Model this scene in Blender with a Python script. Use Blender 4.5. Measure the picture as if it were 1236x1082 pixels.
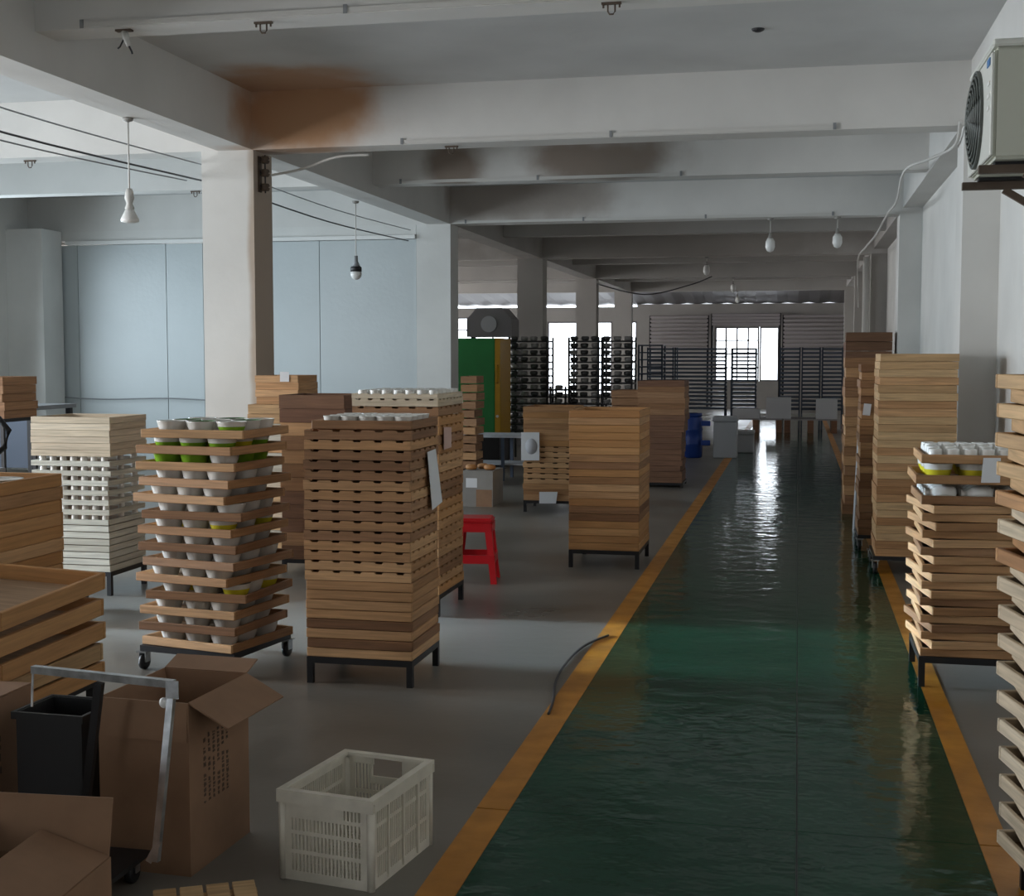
import bpy, bmesh, math, random
from mathutils import Vector, Matrix
random.seed(7)
for o in list(bpy.data.objects): bpy.data.objects.remove(o)
S = bpy.context.scene; C = S.collection
R = math.radians

# ------------------------------------------------------------------ camera
F, H = 1600.0, 1.6
PITCH = math.atan(113/F); YAW = math.atan(345/F*math.cos(PITCH))
cd = bpy.data.cameras.new('camera'); cam = bpy.data.objects.new('camera', cd); C.objects.link(cam)
cam.location = (0, 0, H); cam.rotation_euler = (math.pi/2-PITCH, 0, YAW)
cd.sensor_fit = 'HORIZONTAL'; cd.sensor_width = 36; cd.lens = F/1236*36; cd.clip_start = .05; cd.clip_end = 300
S.camera = cam
FW = Vector((-math.sin(YAW)*math.cos(PITCH), math.cos(YAW)*math.cos(PITCH), -math.sin(PITCH)))
RT = Vector((math.cos(YAW), math.sin(YAW), 0)); UP = RT.cross(FW)
def ray(u, v): return FW*F + RT*(u-618) + UP*(541-v)
def onY(u, v, y): d = ray(u, v); return Vector((0, 0, H)) + d*(y/d.y)
def onX(u, v, x): d = ray(u, v); return Vector((0, 0, H)) + d*(x/d.x)
def onZ(u, v, z=0): d = ray(u, v); return Vector((0, 0, H)) + d*((z-H)/d.z)

# ------------------------------------------------------------------ light
W = bpy.data.worlds.new('sky'); S.world = W; W.use_nodes = True
bg = W.node_tree.nodes['Background']; bg.inputs[0].default_value = (.86, .93, 1, 1); bg.inputs[1].default_value = 9.0
S.view_settings.view_transform = 'Standard'; S.view_settings.look = 'None'
S.view_settings.exposure = -0.6; S.view_settings.gamma = 1; S.view_settings.use_curve_mapping = False
def area(name, loc, rot, sx, sy, power, col, spread=180):
    l = bpy.data.lights.new(name, 'AREA'); l.shape = 'RECTANGLE'; l.size = sx; l.size_y = sy
    l.energy = power; l.color = col; l.spread = R(spread)
    o = bpy.data.objects.new(name, l); C.objects.link(o); o.location = loc; o.rotation_euler = rot
    return o
# daylight standing in the window openings of the left wall and in the gateway behind the photographer
for y, w in ((4.95, 2.6), (10.0, 3.0), (14.2, 2.6)):
    area('window_daylight', (-10.66, y, 1.95), (0, R(-84), 0), 2.3, w, (255 if y < 5 else 85)*w, (.95, .97, 1) if y < 5 else (.76, .90, 1), 150)
area('doorway_daylight', (-10.66, 7.25, 1.27), (0, R(-80), 0), 2.4, 1.3, 110, (.60, .80, 1), 16)
area('gateway_daylight', (-3.6, -3.98, 1.1), (R(90), 0, 0), 1.0, 2.2, 6, (1, .95, .88))
for y in (21.5, 27.0, 33.0):  # added lamps at unseen outer openings, lifting the dark far end
    area('added_far_end_light', (-15.9, y, 1.95), (0, R(-86), 0), 2.3, 3.4, 340, (1, .94, .90))

# ------------------------------------------------------------------ materials
MAT = {}
def mat(name, col, rough=.6, metal=0, spec=.5, noise=0, nscale=6, bump=0, bscale=40, trans=0, alpha=1, emis=None):
    m = bpy.data.materials.new(name); m.use_nodes = True; nt = m.node_tree; b = nt.nodes['Principled BSDF']
    b.inputs['Base Color'].default_value = (*col, 1); b.inputs['Roughness'].default_value = rough
    b.inputs['Metallic'].default_value = metal; b.inputs['Specular IOR Level'].default_value = spec
    if trans: b.inputs['Transmission Weight'].default_value = trans
    tc = None
    if noise or bump:
        tc = nt.nodes.new('ShaderNodeTexCoord')
    if noise:
        n = nt.nodes.new('ShaderNodeTexNoise'); n.inputs['Scale'].default_value = nscale; n.inputs['Detail'].default_value = 5
        nt.links.new(tc.outputs['Object'], n.inputs['Vector'])
        r = nt.nodes.new('ShaderNodeMapRange'); r.inputs[1].default_value = .3; r.inputs[2].default_value = .7
        r.inputs[3].default_value = 1-noise; r.inputs[4].default_value = 1+noise
        nt.links.new(n.outputs[0], r.inputs[0])
        mx = nt.nodes.new('ShaderNodeMix'); mx.data_type = 'RGBA'; mx.blend_type = 'MULTIPLY'; mx.inputs[0].default_value = 1
        mx.inputs[6].default_value = (*col, 1); nt.links.new(r.outputs[0], mx.inputs[7])
        nt.links.new(mx.outputs[2], b.inputs['Base Color'])
    if bump:
        n = nt.nodes.new('ShaderNodeTexNoise'); n.inputs['Scale'].default_value = bscale; n.inputs['Detail'].default_value = 3
        nt.links.new(tc.outputs['Object'], n.inputs['Vector'])
        bp = nt.nodes.new('ShaderNodeBump'); bp.inputs['Strength'].default_value = bump; bp.inputs['Distance'].default_value = .01
        nt.links.new(n.outputs[0], bp.inputs['Height']); nt.links.new(bp.outputs[0], b.inputs['Normal'])
    MAT[name] = m; return m
def wood(name, cols, rough=.62, gv=.28):
    """planed timber: tone picked per piece, grain running along the piece"""
    m = bpy.data.materials.new(name); m.use_nodes = True; nt = m.node_tree; N = nt.nodes; L = nt.links; b = N['Principled BSDF']
    oi = N.new('ShaderNodeObjectInfo'); tc = N.new('ShaderNodeTexCoord')
    ml = N.new('ShaderNodeMath'); ml.operation = 'MULTIPLY'; ml.inputs[1].default_value = 37; L.new(oi.outputs['Random'], ml.inputs[0])
    ad = N.new('ShaderNodeVectorMath'); L.new(tc.outputs['Object'], ad.inputs[0]); L.new(ml.outputs[0], ad.inputs[1])
    mp = N.new('ShaderNodeMapping'); mp.inputs['Scale'].default_value = (2.2, 30, 45); L.new(ad.outputs[0], mp.inputs[0])
    n = N.new('ShaderNodeTexNoise'); n.inputs['Scale'].default_value = 1.6; n.inputs['Detail'].default_value = 5; n.inputs['Distortion'].default_value = .6
    L.new(mp.outputs[0], n.inputs['Vector'])
    cr = N.new('ShaderNodeValToRGB'); L.new(oi.outputs['Random'], cr.inputs[0])
    el = cr.color_ramp.elements
    while len(el) < len(cols): el.new(.5)
    for i, c in enumerate(cols): el[i].position = i/(len(cols)-1); el[i].color = (*c, 1)
    rg = N.new('ShaderNodeMapRange'); rg.inputs[1].default_value = .3; rg.inputs[2].default_value = .72; rg.inputs[3].default_value = 1-gv; rg.inputs[4].default_value = 1+gv*.6
    L.new(n.outputs[0], rg.inputs[0])
    mx = N.new('ShaderNodeMix'); mx.data_type = 'RGBA'; mx.blend_type = 'MULTIPLY'; mx.inputs[0].default_value = 1
    L.new(cr.outputs[0], mx.inputs[6]); L.new(rg.outputs[0], mx.inputs[7]); L.new(mx.outputs[2], b.inputs['Base Color'])
    b.inputs['Roughness'].default_value = rough; b.inputs['Specular IOR Level'].default_value = .35
    MAT[name] = m; return m
wood('timber_tan', [(.33,.165,.07), (.52,.285,.13), (.40,.21,.095), (.62,.37,.185), (.46,.25,.115)])
wood('timber_brown', [(.21,.10,.046), (.32,.165,.078), (.26,.13,.06), (.39,.215,.11), (.30,.15,.073)])
wood('timber_honey', [(.42,.205,.075), (.52,.27,.105), (.45,.225,.085), (.56,.305,.13), (.37,.17,.06)], gv=.2)
wood('timber_pale', [(.60,.50,.36), (.52,.42,.30), (.66,.56,.42), (.56,.45,.32)])
wood('timber_grey', [(.50,.48,.40), (.56,.54,.46), (.46,.43,.35)])
wood('timber_light', [(.54,.345,.17), (.62,.42,.225), (.46,.285,.14), (.58,.385,.20)])
wood('timber_dark', [(.15,.07,.04), (.21,.105,.06), (.17,.085,.045)])
wood('plywood', [(.34,.22,.13), (.38,.25,.15)])
mat('black_metal', (.018,.018,.02), .45, .3)
mat('white_ceramic', (.78,.76,.71), .22)
mat('green_glaze', (.22,.42,.03), .2)
mat('yellow_glaze', (.72,.62,.04), .25)
mat('dark_green_glaze', (.05,.17,.04), .2)
mat('paper', (.74,.75,.77), .8)
mat('drawing_grey', (.50,.50,.53), .8)
mat('pink_paper', (.62,.42,.36), .8)
mat('print', (.10,.065,.045), .8)
mat('cardboard', (.27,.155,.09), .85, noise=.10, nscale=9)
mat('cardboard_grey', (.27,.255,.235), .85, noise=.08)
mat('white_plastic', (.70,.655,.555), .42, noise=.1, nscale=14)
mat('bulb_white', (.80,.80,.78), .3)
mat('grey_socket', (.30,.29,.27), .5)
mat('black_plastic', (.012,.012,.013), .5)
mat('galvanised', (.48,.50,.52), .28, .9, noise=.3, nscale=20)
mat('red_plastic', (.60,.012,.02), .35)
mat('green_paint', (.012,.24,.05), .35, noise=.15, nscale=2)
mat('yellow_paint', (.55,.30,.01), .4)
mat('blue_plastic', (.012,.05,.26), .4)
mat('foam_white', (.46,.47,.49), .8)
mat('dark_mould', (.055,.055,.055), .35)
mat('grey_mould', (.30,.29,.28), .45)
mat('rack_blue', (.06,.078,.11), .4, .4)
mat('slat_grey', (.23,.22,.225), .6)
mat('shutter_grey', (.44,.405,.415), .6)
mat('ac_cream', (.52,.53,.45), .4)
mat('ac_grille', (.10,.11,.10), .5)
mat('ac_trim', (.66,.67,.62), .35)
mat('rust', (.10,.07,.05), .7, noise=.3)
mat('cable_dark', (.03,.03,.035), .5)
mat('cable_grey', (.24,.25,.26), .5)
mat('cable_white', (.62,.61,.58), .5)
mat('tan_bread', (.42,.20,.07), .6, noise=.25, nscale=20)
mat('blue_sticker', (.05,.18,.42), .5)

def plaster(name, col, stains=(), nz=.07):
    """lime-washed concrete, with rusty damp stains and brown tints of their own shape at fixed spots (centre, radii, colour, strength)"""
    m = mat(name, col, .85, noise=nz, nscale=1.3, bump=.15, bscale=18); nt = m.node_tree; N = nt.nodes; L = nt.links; b = N['Principled BSDF']
    src = b.inputs['Base Color'].links[0].from_socket
    g = N.new('ShaderNodeNewGeometry')
    for c, rad, sc, st in stains:
        nz_ = N.new('ShaderNodeTexNoise'); nz_.inputs['Scale'].default_value = 2.2; nz_.inputs['Detail'].default_value = 4
        L.new(g.outputs['Position'], nz_.inputs['Vector'])
        s = N.new('ShaderNodeVectorMath'); s.operation = 'SUBTRACT'; L.new(g.outputs['Position'], s.inputs[0]); s.inputs[1].default_value = c
        d = N.new('ShaderNodeVectorMath'); d.operation = 'DIVIDE'; L.new(s.outputs[0], d.inputs[0]); d.inputs[1].default_value = rad
        ln = N.new('ShaderNodeVectorMath'); ln.operation = 'LENGTH'; L.new(d.outputs[0], ln.inputs[0])
        a = N.new('ShaderNodeMath'); a.operation = 'MULTIPLY_ADD'; L.new(nz_.outputs[0], a.inputs[0]); a.inputs[1].default_value = .9; a.inputs[2].default_value = -.45
        t = N.new('ShaderNodeMath'); t.operation = 'ADD'; L.new(ln.outputs['Value'], t.inputs[0]); L.new(a.outputs[0], t.inputs[1])
        r = N.new('ShaderNodeMapRange'); r.interpolation_type = 'SMOOTHSTEP'; r.inputs[1].default_value = 1.15; r.inputs[2].default_value = .45; r.inputs[3].default_value = 0; r.inputs[4].default_value = st
        L.new(t.outputs[0], r.inputs[0])
        mx = N.new('ShaderNodeMix'); mx.data_type = 'RGBA'; L.new(r.outputs[0], mx.inputs[0]); L.new(src, mx.inputs[6]); mx.inputs[7].default_value = (*sc, 1)
        src = mx.outputs[2]
    L.new(src, b.inputs['Base Color']); return m
RUST = (.44, .22, .09); BROWN = (.17, .10, .055)
plaster('plaster', (.70,.695,.67))
plaster('ceiling_plaster', (.60,.605,.60), [((-4.1,10.45,3.8), (1.0,.9,.5), RUST, .8)])
plaster('beam_plaster', (.68,.67,.645), [((-4.15,10.6,3.62), (.85,.5,.45), RUST, .9), ((-3.6,13.8,3.6), (.42,.4,.35), BROWN, .75),
        ((-2.0,13.8,3.62), (.95,.4,.35), BROWN, .75), ((-3.6,17.1,3.65), (1.6,.4,.4), BROWN, .55), ((-2.2,20.3,3.6), (5,.6,.8), BROWN, .5), ((-2.2,23.6,3.6), (5,.6,.8), BROWN, .45)])
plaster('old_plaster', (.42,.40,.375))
plaster('column_plaster', (.70,.69,.66), [((-4.508,10.8,1.9), (.07,.6,2.6), (.40,.29,.20), .75)])  # brown tint over the right face of the first column
plaster('partition_paint', (.53,.575,.585), nz=.03)
MAT['partition_paint'].node_tree.nodes['Principled BSDF'].inputs['Roughness'].default_value = .3
mat('panel_joint', (.5,.56,.6), .5)

def floor_mat(name, col, col2, rough, bump, stretch, bscale, patch=1.2, rvar=.1, spec=.5):
    m = bpy.data.materials.new(name); m.use_nodes = True; nt = m.node_tree; N = nt.nodes; L = nt.links; b = N['Principled BSDF']
    tc = N.new('ShaderNodeTexCoord')
    n = N.new('ShaderNodeTexNoise'); n.inputs['Scale'].default_value = patch; n.inputs['Detail'].default_value = 7; L.new(tc.outputs['Object'], n.inputs['Vector'])
    cr = N.new('ShaderNodeValToRGB'); cr.color_ramp.elements[0].position = .35; cr.color_ramp.elements[1].position = .68
    cr.color_ramp.elements[0].color = (*col, 1); cr.color_ramp.elements[1].color = (*col2, 1)
    L.new(n.outputs[0], cr.inputs[0]); L.new(cr.outputs[0], b.inputs['Base Color'])
    rr = N.new('ShaderNodeMapRange'); rr.inputs[1].default_value = .3; rr.inputs[2].default_value = .7; rr.inputs[3].default_value = rough-rvar; rr.inputs[4].default_value = rough+rvar
    L.new(n.outputs[0], rr.inputs[0]); L.new(rr.outputs[0], b.inputs['Roughness'])
    b.inputs['Specular IOR Level'].default_value = spec
    mp = N.new('ShaderNodeMapping'); mp.inputs['Scale'].default_value = stretch; L.new(tc.outputs['Object'], mp.inputs[0])
    nb = N.new('ShaderNodeTexNoise'); nb.inputs['Scale'].default_value = bscale; nb.inputs['Detail'].default_value = 3; L.new(mp.outputs[0], nb.inputs['Vector'])
    bp = N.new('ShaderNodeBump'); bp.inputs['Strength'].default_value = bump; bp.inputs['Distance'].default_value = .012
    L.new(nb.outputs[0], bp.inputs['Height']); L.new(bp.outputs[0], b.inputs['Normal'])
    MAT[name] = m
floor_mat('concrete_floor', (.135,.122,.104), (.205,.188,.162), .36, .12, (1, 1, 1), 9, .9)
floor_mat('green_floor', (.004,.040,.020), (.008,.058,.030), .10, .55, (1, 1.25, 1), 5, 2.0, .03, .24)
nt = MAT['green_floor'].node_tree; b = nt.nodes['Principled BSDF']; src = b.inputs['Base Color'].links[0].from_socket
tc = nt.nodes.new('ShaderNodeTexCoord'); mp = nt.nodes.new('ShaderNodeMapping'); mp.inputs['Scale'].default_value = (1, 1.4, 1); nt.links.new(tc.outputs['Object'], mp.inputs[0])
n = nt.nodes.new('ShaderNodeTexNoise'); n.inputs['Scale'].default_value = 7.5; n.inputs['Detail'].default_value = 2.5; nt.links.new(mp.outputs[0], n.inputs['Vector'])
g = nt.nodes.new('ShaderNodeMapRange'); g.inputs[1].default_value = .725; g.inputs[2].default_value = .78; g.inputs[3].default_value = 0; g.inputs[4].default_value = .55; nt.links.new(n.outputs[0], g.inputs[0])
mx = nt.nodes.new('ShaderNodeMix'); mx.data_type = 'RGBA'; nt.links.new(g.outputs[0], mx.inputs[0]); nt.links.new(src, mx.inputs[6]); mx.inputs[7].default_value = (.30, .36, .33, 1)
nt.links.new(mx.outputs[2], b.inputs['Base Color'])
floor_mat('orange_line', (.50,.20,.015), (.36,.15,.02), .45, .1, (1, 1, 1), 30, 6, .1)

# ------------------------------------------------------------------ mesh helpers
class MB:
    def __init__(s): s.bm = bmesh.new()
    def box(s, x0, x1, y0, y1, z0, z1, mi=0, M=None):
        v = [s.bm.verts.new((M @ Vector(p)) if M else p) for p in ((x0,y0,z0),(x1,y0,z0),(x1,y1,z0),(x0,y1,z0),(x0,y0,z1),(x1,y0,z1),(x1,y1,z1),(x0,y1,z1))]
        for f in ((3,2,1,0),(4,5,6,7),(0,1,5,4),(1,2,6,5),(2,3,7,6),(3,0,4,7)):
            s.bm.faces.new([v[i] for i in f]).material_index = mi
        return s
    def prism(s, poly, d, M):
        """polygon (2D list) extruded by d along local z, placed by matrix M"""
        a = [s.bm.verts.new(M @ Vector((x, y, 0))) for x, y in poly]; b = [s.bm.verts.new(M @ Vector((x, y, d))) for x, y in poly]
        n = len(poly); s.bm.faces.new(a[::-1]); s.bm.faces.new(b)
        for i in range(n): s.bm.faces.new((a[i], a[(i+1)%n], b[(i+1)%n], b[i]))
        return s
    def tube(s, pts, r, n=8, closed=False):
        pts = [Vector(p) for p in pts]; rings = []
        for i, p in enumerate(pts):
            a = pts[i-1] if (i or closed) else p; b = pts[(i+1) % len(pts)] if (i < len(pts)-1 or closed) else p
            t = (b-a).normalized(); q = Vector((0,0,1)) if abs(t.z) < .95 else Vector((1,0,0))
            e = t.cross(q).normalized(); f = t.cross(e).normalized()
            rr = r[i] if isinstance(r, (list, tuple)) else r
            rings.append([s.bm.verts.new(p + e*rr*math.cos(2*math.pi*k/n) + f*rr*math.sin(2*math.pi*k/n)) for k in range(n)])
        m = len(rings)
        for i in range(m if closed else m-1):
            A, B = rings[i], rings[(i+1) % m]
            for k in range(n): s.bm.faces.new((A[k], A[(k+1)%n], B[(k+1)%n], B[k])).smooth = True
        if not closed: s.bm.faces.new(rings[0][::-1]); s.bm.faces.new(rings[-1])
        return s
    def lathe(s, prof, n=20, c=(0,0,0), smooth=True, mis=None):
        c = Vector(c); rings = []
        for r, z in prof:
            rings.append([s.bm.verts.new(c+Vector((r*math.cos(2*math.pi*k/n), r*math.sin(2*math.pi*k/n), z))) for k in range(n)] if r > 1e-5 else [s.bm.verts.new(c+Vector((0,0,z)))])
        for i in range(len(rings)-1):
            A, B = rings[i], rings[i+1]
            for k in range(n):
                j = (k+1) % n
                if len(A) == 1 and len(B) == 1: continue
                vs = (A[0], B[j], B[k]) if len(A) == 1 else ((A[k], A[j], B[0]) if len(B) == 1 else (A[k], A[j], B[j], B[k]))
                f = s.bm.faces.new(vs); f.smooth = smooth
                if mis: f.material_index = mis[i]
        return s
    def quad(s, pts, th=0):
        """a sheet through four points, given a thickness"""
        p = [Vector(q) for q in pts]; nrm = (p[1]-p[0]).cross(p[3]-p[0]).normalized()*th
        a = [s.bm.verts.new(q) for q in p]; b = [s.bm.verts.new(q+nrm) for q in p]
        s.bm.faces.new(a[::-1]); s.bm.faces.new(b)
        for i in range(4): s.bm.faces.new((a[i], a[(i+1)%4], b[(i+1)%4], b[i]))
        return s
    def bevel(s, w, seg=1):
        bmesh.ops.bevel(s.bm, geom=[e for e in s.bm.edges], offset=w, segments=seg, affect='EDGES', clamp_overlap=True); return s
    def mesh(s, name, *mats):
        bmesh.ops.recalc_face_normals(s.bm, faces=s.bm.faces)
        me = bpy.data.meshes.new(name); s.bm.to_mesh(me); s.bm.free()
        for m in mats: me.materials.append(MAT[m])
        return me
def put(name, me, parent=None, loc=(0,0,0), rot=(0,0,0)):
    o = bpy.data.objects.new(name, me); C.objects.link(o); o.location = loc; o.rotation_euler = rot
    if parent: o.parent = parent
    return o
def tag(o, label, cat, group=None):
    o['label'] = label; o['category'] = cat
    if group: o['group'] = group
    return o
def thing(name, label, cat, loc=(0,0,0), rz=0, group=None, rot=None):
    o = bpy.data.objects.new(name, None); C.objects.link(o); o.location = loc; o.rotation_euler = rot or (0,0,rz); o.empty_display_size = .1
    return tag(o, label, cat, group)
def struct(name, me, label=None):
    o = put(name, me); o['kind'] = 'structure'
    if label: o['label'] = label
    return o
def sbox(name, m, *b, label=None): return struct(name, MB().box(*b).mesh(name, m), label)

# ------------------------------------------------------------------ the hall
YC = [4.1, 10.6, 17.1, 23.6, 30.1, 36.6]      # column lines
ZB, ZS, Z2 = 3.32, 3.80, 3.43                  # main beam, slab, secondary beam undersides
XL, XR, XE = -10.7, 1.47, -16.0
YF, YB = 40.0, -4.0
sbox('floor', 'concrete_floor', XE, XR, YB, YF+.3, -.2, 0, label='grey concrete hall floor')
# the green painted lane, in sections with open joints
lane = bpy.data.objects.new('floor_aisle', None); C.objects.link(lane); lane['kind'] = 'structure'; lane['label'] = 'glossy dark green painted aisle between orange lines'
cuts = [YB, 4.45, 11.0, 17.5, 24.0, 30.4, 36.6]
for i in range(len(cuts)-1):
    for x0, x1 in ((-.965, .017), (.023, .602)):
        put('aisle_section', MB().box(x0, x1, cuts[i]+.002, cuts[i+1]-.002, 0, .003).mesh('aisle_section', 'green_floor'), lane)
put('joint_filler', MB().box(.0175, .0225, YB, 36.6, 0, .0015).mesh('joint_filler', 'cable_dark'), lane)
for k, (x0, x1) in enumerate(((-1.085, -.967), (.604, .70))):
    t = bpy.data.objects.new('trim_%d' % (k+1), None); C.objects.link(t); t['kind'] = 'structure'
    t['label'] = ('orange floor line edging the green aisle towards the open work area', 'orange floor line edging the green aisle towards the side wall')[k]
    for i in range(len(cuts)-1):
        put('line_section', MB().box(x0, x1, cuts[i]+.004, cuts[i+1]-.004, 0, .003).mesh('line_section', 'orange_line'), t)
sbox('ceiling', 'ceiling_plaster', XE, XR, YB, 37.2, ZS, ZS+.2, label='grey plastered concrete ceiling with rusty damp stains')
# columns
for i, y in enumerate(YC[1:]):
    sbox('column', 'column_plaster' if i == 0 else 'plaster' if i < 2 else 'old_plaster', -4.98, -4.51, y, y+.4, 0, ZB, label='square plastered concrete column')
    sbox('column', 'plaster' if i < 2 else 'old_plaster', 1.20, XR, y, y+.42, 0, ZB, label='plastered wall pilaster')
    if i >= 1: continue
sbox('column', 'plaster', 1.20, XR, YC[0], YC[0]+.42, 0, ZB, label='plastered wall pilaster')
sbox('column', 'plaster', -10.7, -10.15, 16.55, 17.05, 0, ZB, label='plastered wall pilaster in the corner by the partition')
for y in YC:
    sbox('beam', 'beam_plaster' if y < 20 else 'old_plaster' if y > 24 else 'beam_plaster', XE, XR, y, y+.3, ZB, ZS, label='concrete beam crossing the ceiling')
    if y > 5: sbox('beam', 'beam_plaster' if y < 20 else 'old_plaster', XE, XR, y-3.25, y-3.0, (3.54 if y < 12 else 3.43), ZS, label='shallow secondary beam crossing the ceiling')
for i in range(len(YC)):
    y0 = YB if i == 0 else YC[i-1]+.3; m = 'beam_plaster' if i < 3 else 'old_plaster'
    ym = [y0, YC[i]]
    for a in range(0, len(ym), 2):
        sbox('beam', m, -4.83, -4.52, ym[a]+.001, ym[a+1]-.001, ZB+.001, ZS, label='long concrete beam over the column row')
        sbox('beam', m, 1.24, XR, ym[a]+.001, ym[a+1]-.001, ZB+.08, ZS, label='long concrete edge beam at the side wall')
# walls
sbox('wall_right', 'plaster', XR, XR+.24, YB, YF+.3, -.2, ZS+.2, label='white plastered side wall')
wb = MB().box(XE, -4.1, YB-.24, YB, -.2, ZS+.2).box(-3.1, XR+.24, YB-.24, YB, -.2, ZS+.2).box(-4.1, -3.1, YB-.24, YB, 2.2, ZS+.2)
struct('wall_back', wb.mesh('wall_back', 'plaster'))
# left wall with two window openings and a doorway
wl = MB()
ops = [(3.65, 6.25, .8, 3.1), (6.6, 7.9, 0, 2.5), (8.5, 11.5, .8, 3.1), (12.9, 15.5, .8, 3.1)]
yy = YB
for a, b, z0, z1 in ops:
    wl.box(XL-.24, XL, yy, a, -.2, ZS)
    if z0 > 0: wl.box(XL-.24, XL, a, b, -.2, z0)
    wl.box(XL-.24, XL, a, b, z1, ZS); yy = b
wl.box(XL-.24, XL, yy, 17.3, -.2, ZS)
struct('wall_left', wl.mesh('wall_left', 'plaster'))
wo = MB(); yy = YB
for c in (21.5, 27.0, 33.0):  # openings added to the unseen outer wall to brighten the far end
    wo.box(XE-.24, XE, yy, c-1.7, -.2, ZS).box(XE-.24, XE, c-1.7, c+1.7, -.2, .8).box(XE-.24, XE, c-1.7, c+1.7, 3.1, ZS); yy = c+1.7
wo.box(XE-.24, XE, yy, YF+.3, -.2, ZS)
struct('wall_outer', wo.mesh('wall_outer', 'old_plaster'))
# partition of tall painted panels
wp = bpy.data.objects.new('wall_partition', None); C.objects.link(wp); wp['kind'] = 'structure'; wp['label'] = 'pale blue partition wall of tall smooth panels'
px = [-10.69, -9.95, -8.6, -8.05, -6.35, -4.985]
for a, b in zip(px[:-1], px[1:]):
    put('panel', MB().box(a+.004, b-.004, 17.12+random.uniform(0, .006), 17.2, .0, 3.13).mesh('panel', 'partition_paint'), wp)
put('backing_sheet', MB().box(-10.69, -4.985, 17.2, 17.24, 0, 3.13).mesh('backing', 'panel_joint'), wp)
put('header', MB().box(-10.69, -4.985, 17.1, 17.24, 3.19, ZB).mesh('header', 'plaster'), wp)
for a, b in ((-10.1, -8.0), (-7.98, -4.99)):
    put('top_strip', MB().box(a, b, 17.06, 17.24, 3.135, 3.185).mesh('rail', 'bulb_white'), wp)  # white strip along the tops of the panels
# far wall
wf = MB()
wins = [(-10.9, -8.1, 1.55, 2.75), (-7.5, -5.5, .35, 2.6), (-5.05, -4.75, .8, 2.6), (-2.42, -.54, .8, 2.42)]
xx = XE
for a, b, z0, z1 in wins:
    wf.box(xx, a, YF, YF+.24, -.2, 3.03 if a < -4 else 3.10).box(a, b, YF, YF+.24, -.2, z0).box(a, b, YF, YF+.24, z1, 3.03 if b < -4 else 3.10); xx = b
wf.box(xx, XR, YF, YF+.24, -.2, 3.10)
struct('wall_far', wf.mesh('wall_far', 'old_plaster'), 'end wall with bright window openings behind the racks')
# lower roof over the last bay: corrugated sheet leaving a slit of sky above the end wall
rp = MB(); zz = []
for i in range(60):
    x = XE + i*(XR-XE)/59; zz.append((x, .03*(i % 2)))
vs = [[rp.bm.verts.new((x, y, z0+h)) for x, h in zz] for y, z0 in ((36.9, 3.45), (40.4, 3.08))]
for i in range(59): rp.bm.faces.new((vs[0][i], vs[0][i+1], vs[1][i+1], vs[1][i]))
struct('roof_sheet', rp.mesh('roof_sheet', 'slat_grey'), 'corrugated roof sheet over the end bay')
# window bars and slatted shutters on the end wall
def window(n, a, b, z0, z1, nx, nz):
    w = bpy.data.objects.new('window_%d' % n, None); C.objects.link(w); w['kind'] = 'structure'; w.location = ((a+b)/2, YF, z0)
    f = MB(); A, B, Hh = a-(a+b)/2, b-(a+b)/2, z1-z0
    f.box(A, A+.05, .02, .1, 0, Hh).box(B-.05, B, .02, .1, 0, Hh).box(A+.05, B-.05, .02, .1, 0, .05).box(A+.05, B-.05, .02, .1, Hh-.05, Hh)
    put('window_frame', f.mesh('window_frame', 'slat_grey'), w)
    for i in range(1, nx): x = A+(B-A)*i/nx; put('window_bar', MB().box(x-.025, x+.025, .03, .08, .05, Hh-.05).mesh('bar', 'slat_grey'), w)
    for i in range(1, nz): z = Hh*i/nz; put('window_bar', MB().box(A+.05, B-.05, .035, .075, z-.02, z+.02).mesh('bar', 'slat_grey'), w)
window(1, -10.9, -8.1, 1.55, 2.75, 5, 3); window(2, -7.5, -5.5, .35, 2.6, 2, 1); window(3, -5.05, -4.75, .8, 2.6, 1, 3)
window(4, -2.42, -1.12, .8, 2.42, 4, 4); window(5, -1.11, -.54, .8, 2.42, 1, 1)
sl_me = MB().box(-.5, .5, -.02, .02, -.034, .034).mesh('slat', 'shutter_grey')
def shutter(name, label, x0, x1, z0, z1, n, y):
    t = thing(name, label, 'shutter', (x0, y, z0))
    for i in range(n):
        s = put('slat', sl_me, t, ((x1-x0)/2, 0, .04+(z1-z0-.08)*i/(n-1)), (R(25), 0, 0)); s.scale.x = x1-x0
    nst = max(2, int((x1-x0)/1.4)+1)
    for i in range(nst): x = (x1-x0)*i/(nst-1); put('upright', MB().box(x-.03, x+.03, .03, .07, -z0, z1-z0).mesh('upright', 'black_metal'), t)
shutter('slatted_shutter', 'grey slatted shutter left of the bright window in the end wall', -4.3, -2.6, 1.75, 2.75, 9, 39.5)
shutter('slatted_shutter', 'grey slatted shutter right of the bright window in the end wall', -.42, 1.3, 1.5, 2.75, 11, 39.5)
shutter('slatted_shutter', 'grey slatted shutter over the bright window in the end wall', -2.48, -.52, 2.45, 2.8, 4, 39.5)

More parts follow.
